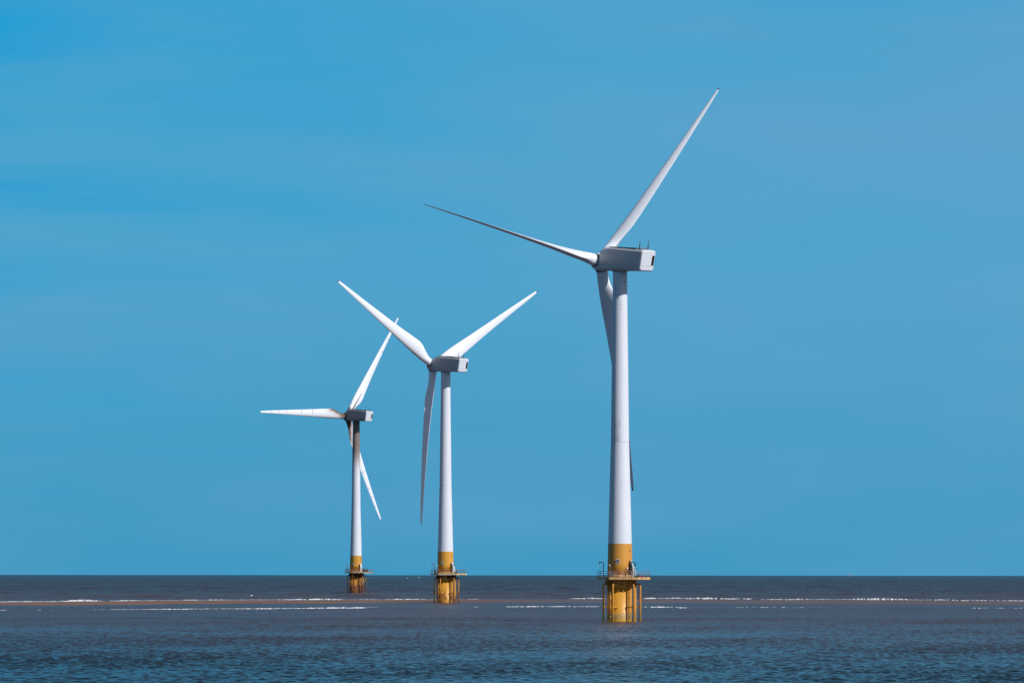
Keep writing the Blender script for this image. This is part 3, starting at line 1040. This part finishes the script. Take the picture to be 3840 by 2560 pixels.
ys = sea_rows()
ang = np.linspace(-.100, .100, 840)
outer = .100 + .00024 * np.cumsum(1.05 ** np.arange(1, 162))
ang = np.concatenate([-outer[::-1], ang, outer])
YY = np.repeat(ys[:, None], len(ang), 1)
XX = ang[None, :] * np.maximum(np.abs(YY), 400.0)
dy = np.gradient(ys)[:, None]
dx = np.gradient(ang)[None, :] * np.maximum(np.abs(YY), 400.0)
ZZ = -(XX ** 2 + YY ** 2) / (2 * R_EARTH)
OX, OY = np.zeros_like(ZZ), np.zeros_like(ZZ)
wdir = math.atan2(-.73, .68)
WV = []
SWELL = []
for k in range(36):
    lam = 6.0 * (46.0 / 6.0) ** rng.random()
    SWELL.append((lam, -math.pi / 2 + rng.normal(.25, .38), .020 * lam / (2 * math.pi), rng.random() * 6.283))
for k in range(80):
    lam = .62 * (4.2 / 1.0) ** (rng.random() ** 1.1)
    th = wdir + rng.normal(0, .55)
    slope = .042 * (1.0 if lam < 3 else (3 / lam) ** .9) * (.6 + .8 * rng.random())
    WV.append((lam, th, slope * lam / (2 * math.pi), rng.random() * 2 * math.pi))
# slow groups of rougher and calmer water
grp = .78 + .22 * np.sin(XX / 23.0 + YY / 61.0 + 1.0) * np.sin(YY / 47.0 - XX / 80.0 + 2.0) + .14 * np.sin(XX / 9.0 - YY / 21.0)
shelter = 1 - .65 * np.clip((YY - 1215) / 60, 0, 1) * np.clip((1600 - YY) / 60, 0, 1)
farw = np.clip((YY - 900) / 900, 0, 1)
for far_set, (lam, th, A, ph) in [(False, q) for q in WV] + [(True, q) for q in SWELL]:
    kx, ky = math.cos(th) * 2 * math.pi / lam, math.sin(th) * 2 * math.pi / lam
    # drop the waves that the grid can no longer carry
    ly = lam / max(abs(math.sin(th)), .05); lx = lam / max(abs(math.cos(th)), .05)
    att = np.clip(ly / dy / 2.6 - .8, 0, 1) * np.clip(lx / dx / 2.6 - .8, 0, 1)
    arg = kx * XX + ky * YY + ph
    amp = A * att * (farw * shelter if far_set else grp * shelter)
    ZZ += amp * np.cos(arg)
    OX -= .8 * amp * math.cos(th) * np.sin(arg)
    OY -= .8 * amp * math.sin(th) * np.sin(arg)
XX = XX + OX; YY = YY + OY
nr, nc = XX.shape
co = np.stack([XX, YY, ZZ], -1).reshape(-1, 3).astype(np.float32)
idx = np.arange(nr * nc).reshape(nr, nc)
quads = np.stack([idx[:-1, :-1], idx[:-1, 1:], idx[1:, 1:], idx[1:, :-1]], -1).reshape(-1, 4)


def grid_mesh(name, co, quads):
    me = bpy.data.meshes.new(name)
    me.vertices.add(len(co)); me.vertices.foreach_set('co', np.ascontiguousarray(co, np.float32).ravel())
    me.loops.add(quads.size); me.loops.foreach_set('vertex_index', quads.astype(np.int32).ravel())
    me.polygons.add(len(quads))
    me.polygons.foreach_set('loop_start', np.arange(0, quads.size, 4, dtype=np.int32))
    me.polygons.foreach_set('use_smooth', np.ones(len(quads), bool))
    me.update(calc_edges=True)
    return me


t = NT('sea_water')
x, y, z = t.xyz()
big = t.noise(t.coords(scale=(.004, .0016, 1)), 1.0, 4)
yw = t.math('MULTIPLY_ADD', big, 500.0, y)
clear = t.ramp(yw, 720.0, 980.0, 1, 0)
turbid = (.042, .045, .058)
deep = (.008, .021, .030)
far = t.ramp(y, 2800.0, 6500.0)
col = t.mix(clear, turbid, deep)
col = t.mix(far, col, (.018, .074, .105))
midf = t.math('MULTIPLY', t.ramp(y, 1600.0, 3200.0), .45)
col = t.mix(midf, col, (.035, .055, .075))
shoal = t.math('MULTIPLY', t.ramp(yw, 900.0, 1350.0), t.ramp(yw, 2500.0, 1800.0))
col = t.mix(t.math('MULTIPLY', shoal, .6), col, (.076, .056, .062))
n1 = t.noise(t.coords(scale=(1.0, .8, 1)), 2.6, 4, .6)
n2 = t.noise(t.coords(scale=(.55, .16, 1)), 1.0, 4, .6)
n3 = t.noise(t.coords(scale=(.16, .035, 1)), 1.0, 4, .6)
hh = t.math('ADD', t.math('MULTIPLY', n1, .07), t.math('MULTIPLY', n2, t.ramp(y, 750.0, 1400.0, .05, .9)))
hh = t.math('ADD', hh, t.math('MULTIPLY', n3, t.ramp(y, 1300.0, 2600.0, 0, 3.5)))
t.bump(hh, .8, 1.0)
t.b.inputs['IOR'].default_value = 1.33
rgh = t.math('ADD', t.ramp(y, 420.0, 1100.0, .13, .32), t.ramp(y, 1100.0, 4000.0, 0, .06))
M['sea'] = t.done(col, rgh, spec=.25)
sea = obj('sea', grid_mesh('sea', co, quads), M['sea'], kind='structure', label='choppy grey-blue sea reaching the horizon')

# ------------------------------------------------------------------ sandbank, foam
def track(tab):
    xs = [p[0] for p in tab]; vs = [p[1] for p in tab]
    return lambda px: float(np.interp(px, xs, vs))


S = 1920 / 2352.0
far_line = track([(0, 2259), (163, 2257), (340, 2255.5), (560, 2253), (700, 2251.5), (820, 2250.5), (1130, 2249.5), (1390, 2249), (1620, 2248), (1900, 2247.5),
                  (2250, 2246), (2600, 2245), (3000, 2246), (3300, 2247), (3550, 2249), (3840, 2250)])
near_line = track([(0, 2288), (200, 2288), (480, 2286.5), (650, 2285), (980, 2282.5), (1300, 2280), (1440, 2278), (1700, 2275), (2100, 2274), (2240, 2274), (2560, 2277), (2800, 2275),
                   (3200, 2275), (3500, 2277), (3840, 2277)])
sand_edge = track([(0, 2267.5), (120, 2269), (260, 2269), (400, 2266), (700, 2263.5), (1000, 2261), (1400, 2258), (1800, 2256.5), (2200, 2256.5), (2700, 2259), (3200, 2262), (3840, 2264)])


def world_at(px, v):
    d = dist_of(v)
    return (px - 1920) / F * d, d


# sandbank: low swell of sand between the edge towards the camera and the outer breakers
cols = 700
rows = 26
sv = []
for j in range(rows):
    s = j / (rows - 1)
    for i in range(cols):
        px = -700 + 5240 * i / (cols - 1)
        q = min(max(px, 0), 3840)
        wob = 1.2 * mnoise.noise(Vector((px / 160.0, 3.3, 0))) + .5 * mnoise.noise(Vector((px / 40.0, 7.3, 0)))
        x0, d0 = world_at(px, sand_edge(q) + wob + 2.2)
        x1, d1 = world_at(px, far_line(q) - .6)
        d = d0 + (d1 - d0) * s
        x = (px - 1920) / F * d
        h = .40 * math.sin(math.pi * min(1, .03 + s * .97)) ** .5 - .10
        h += .05 * mnoise.noise(Vector((x / 6.0, d / 14.0, 1))) + .09 * mnoise.noise(Vector((x / 30.0, d / 40.0, 5)))
        if px > 1900:
            h -= .07 * min(1, (px - 1900) / 900.0)
        sv.append((x, d, sea_z(x, d) + h))
idx2 = np.arange(rows * cols).reshape(rows, cols)
q2 = np.stack([idx2[:-1, :-1], idx2[:-1, 1:], idx2[1:, 1:], idx2[1:, :-1]], -1).reshape(-1, 4)
t = NT('wet_sand')
x, y, z = t.xyz()
w = t.noise(t.coords(scale=(.022, .05, 1)), 1.0, 5, .6)
w2 = t.noise(t.coords(scale=(.012, .09, 1), loc=(4, 2, 0)), 1.0, 4, .6)
dry = t.ramp(x, 10.0, -40.0)
col = t.mix(w, (.165, .092, .062), (.215, .118, .080))
col = t.mix(dry, (.135, .085, .080), col)
wet = t.ramp(t.math('MULTIPLY_ADD', dry, -.10, w2), .50, .58)
col = t.mix(t.math('MULTIPLY', wet, .5), col, (.09, .06, .055))
rg = t.math('MULTIPLY_ADD', wet, -.40, .74)
t.bump(t.noise(t.coords(), 1.5, 4), .2, .05)
M['sand'] = t.done(col, rg)
obj('sandbank', grid_mesh('sandbank', np.array(sv), q2), M['sand'], kind='structure', label='low brown wet sandbank behind the near breakers')

t = NT('foam')
n = t.noise(t.coords(scale=(1.2, .6, 2.5)), 1.6, 5, .65)
col = t.mix(t.ramp(n, .34, .56), (.26, .27, .31), (.78, .79, .80))
M['foam'] = t.done(col, .8)


def surf(name, fn, x0, x1, hfun, width, label, seed, step=.28):
    """a broken ridge of white water along a line of the sea"""
    mb = MB()
    px = x0
    prev = None
    while px < x1:
        v = fn(min(max(px, 0), 3840))
        wob = .9 * mnoise.noise(Vector((px / 55.0, seed, 0))) + .35 * mnoise.noise(Vector((px / 11.0, seed, 4)))
        X, d = world_at(px, v + wob)
        h = hfun(px)
        ok = h > .03
        if ok:
            r = [mnoise.noise(Vector((X * 1.7, seed + k * 3.1, .5))) for k in range(4)]
            zz = sea_z(X, d)
            w = width * (.6 + h)
            ring = [(X, d - w * (1.1 + .4 * r[0]), zz - .02), (X, d - w * .55, zz + h * (.55 + .3 * r[1])), (X, d - .1 * w, zz + h * (.95 + .35 * r[2])),
                    (X, d + w * .25, zz + h * (.8 + .3 * r[3])), (X, d + w * .9, zz - .05)]
            if prev is not None:
                o = len(mb.v)
                mb.v += prev + ring
                for k in range(4):
                    mb.f.append((o + k, o + 5 + k, o + 6 + k, o + 1 + k)); mb.m.append(0); mb.s.append(True)
            prev = ring
        else:
            prev = None
        px += step * F / d
    return mb.build(name, M['foam'], None, kind='stuff', label=label)


def fbm(px, s, seed):
    return mnoise.noise(Vector((px / s, seed, 0))) + .5 * mnoise.noise(Vector((px / s * 2.3, seed + 9, 0))) + .3 * mnoise.noise(Vector((px / s * 6, seed + 4, 0)))


def bumpf(px, c, w):
    return max(0, 1 - ((px - c) / w) ** 2)


def h_far(px):
    h = .22 + .26 * fbm(px, 120, 1.0)
    for c, w, a in ((310, 90, .28), (500, 60, .10), (1180, 110, .30), (1560, 80, .10), (2200, 120, .24), (2560, 180, .34), (2720, 130, .18), (3300, 120, .40), (3450, 120, .15)):
        h += a * bumpf(px, c, w)
    return min(max(h * .82, .15), .52)


def h_near(px):
    h = -.01 + .16 * fbm(px, 34, 5.0)
    h += .10 * bumpf(px, 1000, 520) + .26 * bumpf(px, 1290, 190) + .26 * bumpf(px, 2060, 170) + .34 * bumpf(px, 2480, 120) + .12 * bumpf(px, 1000, 60) + .10 * bumpf(px, 560, 220)
    h += .12 * bumpf(px, 3680, 100) + .02
    if 330 < px < 1440 or 1900 < px < 2250 or 2380 < px < 2570:
        h = max(h, .20 + .06 * fbm(px, 14, 8.0))
    elif px > 2570:
        h = max(h, .05 + .08 * fbm(px, 30, 8.0))
    return min(h * .72, .36)


surf('surf', far_line, -500, 4400, h_far, 2.2, 'long line of white breakers along the far side of the sandbank', 2.0)
surf('surf', lambda p: far_line(p) - 2.6, 330, 2000, lambda px: -.10 + .4 * fbm(px, 70, 11.0) + .25 * bumpf(px, 455, 50) - .1, 1.2, 'broken white crests just beyond the long breaker line', 6.0)
surf('surf', lambda p: far_line(p) - 2.8, 2500, 3840, lambda px: -.16 + .4 * fbm(px, 60, 21.0) + .20 * bumpf(px, 3300, 110), 1.2, 'small white crests beyond the breakers at the right', 7.0)
surf('surf', near_line, -400, 4300, h_near, 1.5, 'thin broken line of white surf on the near side of the sandbank', 3.0, .22)

# a few isolated white caps further out
mb = MB()
for (cx, cv, w, h) in ((1529, 2167.5, 6, 2.2), (1573, 2165, 5, 2.2), (1570, 2231.5, 18, 4.0), (945, 2234, 13, 3.0), (847, 2202, 4, 2), (1442, 2199.5, 6, 2), (2842, 2226, 6, 2.2),
                       (2185, 2184, 4, 1.5), (3060, 2229, 8, 2.0)):
    X, d = world_at(cx, cv)
    W = .5 * w * d / F
    n = 22
    prev = None
    for i in range(n + 1):
        e = 2 * i / n - 1
        hh = h * d / F * (1 - e * e) ** .6 * (1 + .5 * mnoise.noise(Vector((e * 4, cx, 0))))
        zz = sea_z(X, d)
        ring = [(X + e * W, d - .9, zz + .05), (X + e * W, d - .2, zz + .05 + hh), (X + e * W, d + .8, zz + .05)]
        if prev:
            o = len(mb.v); mb.v += prev + ring
            for k in range(2):
                mb.f.append((o + k, o + 3 + k, o + 4 + k, o + 1 + k)); mb.m.append(0); mb.s.append(True)
        prev = ring
mb.build('whitecaps', M['foam'], None, kind='stuff', label='few scattered white caps on the open water')

# ------------------------------------------------------------------ world
w = bpy.data.worlds.new('World')
bpy.context.scene.world = w
w.use_nodes = True
nt = w.node_tree
nt.nodes.clear()
N = nt.nodes.new
L = nt.links.new
out = N('ShaderNodeOutputWorld')
sky = N('ShaderNodeTexSky'); sky.sky_type = 'NISHITA'; sky.sun_disc = False
sky.sun_elevation = SUN_EL; sky.sun_rotation = math.atan2(SUN_AZ[0], SUN_AZ[1])
sky.air_density = 1.0; sky.dust_density = .6; sky.ozone_density = 3.0
bg1 = N('ShaderNodeBackground'); bg1.inputs[1].default_value = .05
L(sky.outputs[0], bg1.inputs[0])
tc = N('ShaderNodeTexCoord')
sep = N('ShaderNodeSeparateXYZ'); L(tc.outputs['Generated'], sep.inputs[0])


def nm(op, a, b=0.0, c=0.0, clamp=False):
    n = N('ShaderNodeMath'); n.operation = op; n.use_clamp = clamp
    for k, q in enumerate((a, b, c)):
        if isinstance(q, (int, float)):
            n.inputs[k].default_value = q
        else:
            L(q, n.inputs[k])
    return n.outputs[0]


def srgb(r, g, b):
    f = lambda c: (c / 255 / 12.92) if c / 255 <= .04045 else ((c / 255 + .055) / 1.055) ** 2.4
    return (f(r), f(g), f(b), 1)


# the low sky: clear deep blue with thin veils of high cloud
cr = N('ShaderNodeValToRGB')
el = nm('MULTIPLY', sep.outputs[2], 8.0)
L(el, cr.inputs[0])
e = cr.color_ramp
e.elements[0].position = 0.0; e.elements[0].color = srgb(67, 153, 195)
e.elements[1].position = 1.0; e.elements[1].color = srgb(58, 156, 206)
for p, c in ((.18, (73, 157, 197)), (.40, (80, 163, 204)), (.62, (74, 163, 206)), (.78, (54, 160, 208))):
    k = e.elements.new(p); k.color = srgb(*c)
mp = N('ShaderNodeMapping'); L(tc.outputs['Generated'], mp.inputs[0])
mp.inputs['Scale'].default_value = (9, 9, 42); mp.inputs['Rotation'].default_value = (0, R(-5), 0)
nz = N('ShaderNodeTexNoise'); L(mp.outputs[0], nz.inputs['Vector']); nz.inputs['Scale'].default_value = 1.3; nz.inputs['Detail'].default_value = 5; nz.inputs['Roughness'].default_value = .5
mp2 = N('ShaderNodeMapping'); L(tc.outputs['Generated'], mp2.inputs[0]); mp2.inputs['Scale'].default_value = (6, 6, 14)
nz2 = N('ShaderNodeTexNoise'); L(mp2.outputs[0], nz2.inputs['Vector']); nz2.inputs['Scale'].default_value = 1.2; nz2.inputs['Detail'].default_value = 2
lat = nm('MULTIPLY_ADD', sep.outputs[0], 5.6, .5)          # veil thickens to the right
hi = nm('MULTIPLY', nm('MULTIPLY', sep.outputs[2], 11.0, clamp=True), lat)
veil = nm('ADD', nm('MULTIPLY_ADD', nz.outputs[0], 1.25, -.52), nm('MULTIPLY', hi, .55))
veil = nm('ADD', veil, nm('MULTIPLY_ADD', nz2.outputs[0], .8, -.40), clamp=True)
mx = N('ShaderNodeMix'); mx.data_type = 'RGBA'
L(veil, mx.inputs[0]); L(cr.outputs[0], mx.inputs[6]); mx.inputs[7].default_value = srgb(100, 163, 204)
mp3 = N('ShaderNodeMapping'); L(tc.outputs['Generated'], mp3.inputs[0])
mp3.inputs['Scale'].default_value = (14, 14, 95); mp3.inputs['Rotation'].default_value = (0, R(4), 0); mp3.inputs['Location'].default_value = (.4, 0, .35)
nz3 = N('ShaderNodeTexNoise'); L(mp3.outputs[0], nz3.inputs['Vector']); nz3.inputs['Scale'].default_value = 1.0; nz3.inputs['Detail'].default_value = 4
left = nm('MULTIPLY_ADD', sep.outputs[0], -9.0, .12, clamp=True)
stf = nm('MULTIPLY', nm('MULTIPLY_ADD', nz3.outputs[0], 3.2, -1.35, clamp=True), nm('MULTIPLY', left, nm('MULTIPLY', sep.outputs[2], 14.0, clamp=True)))
mx2 = N('ShaderNodeMix'); mx2.data_type = 'RGBA'
L(stf, mx2.inputs[0]); L(mx.outputs[2], mx2.inputs[6]); mx2.inputs[7].default_value = srgb(22, 156, 212)
bg2 = N('ShaderNodeBackground'); bg2.inputs[1].default_value = 1.0
L(mx2.outputs[2], bg2.inputs[0])
up = N('ShaderNodeMapRange'); up.interpolation_type = 'SMOOTHSTEP'
L(sep.outputs[2], up.inputs[0]); up.inputs[1].default_value = .11; up.inputs[2].default_value = .30
ms = N('ShaderNodeMixShader')
L(up.outputs[0], ms.inputs[0]); L(bg2.outputs[0], ms.inputs[1]); L(bg1.outputs[0], ms.inputs[2])
L(ms.outputs[0], out.inputs[0])

# ------------------------------------------------------------------ sun
sl = bpy.data.lights.new('sun', 'SUN')
sl.energy = 4.2; sl.angle = R(.53); sl.color = (1.0, .98, .96)
so = bpy.data.objects.new('sun', sl); C.objects.link(so)
sd = Vector((SUN_AZ[0] * math.cos(SUN_EL), SUN_AZ[1] * math.cos(SUN_EL), math.sin(SUN_EL)))
so.rotation_euler = sd.to_track_quat('Z', 'Y').to_euler()
so.location = (200, 200, 300)

# ------------------------------------------------------------------ camera
cd = bpy.data.cameras.new('camera')
cd.sensor_width = 36.0; cd.sensor_fit = 'HORIZONTAL'
cd.lens = F / 3840 * 36.0
cd.clip_start = 1.0; cd.clip_end = 60000
cam = bpy.data.objects.new('camera', cd); C.objects.link(cam)
cam.matrix_world = Matrix.Translation((0, 0, CAM_H)) @ Matrix.Rotation(math.pi / 2 + PITCH, 4, 'X') @ Matrix.Rotation(ROLL, 4, 'Z')
bpy.context.scene.camera = cam

sc = bpy.context.scene
sc.view_settings.view_transform = 'Standard'
sc.view_settings.look = 'None'
sc.view_settings.exposure = 0
sc.view_settings.gamma = 1
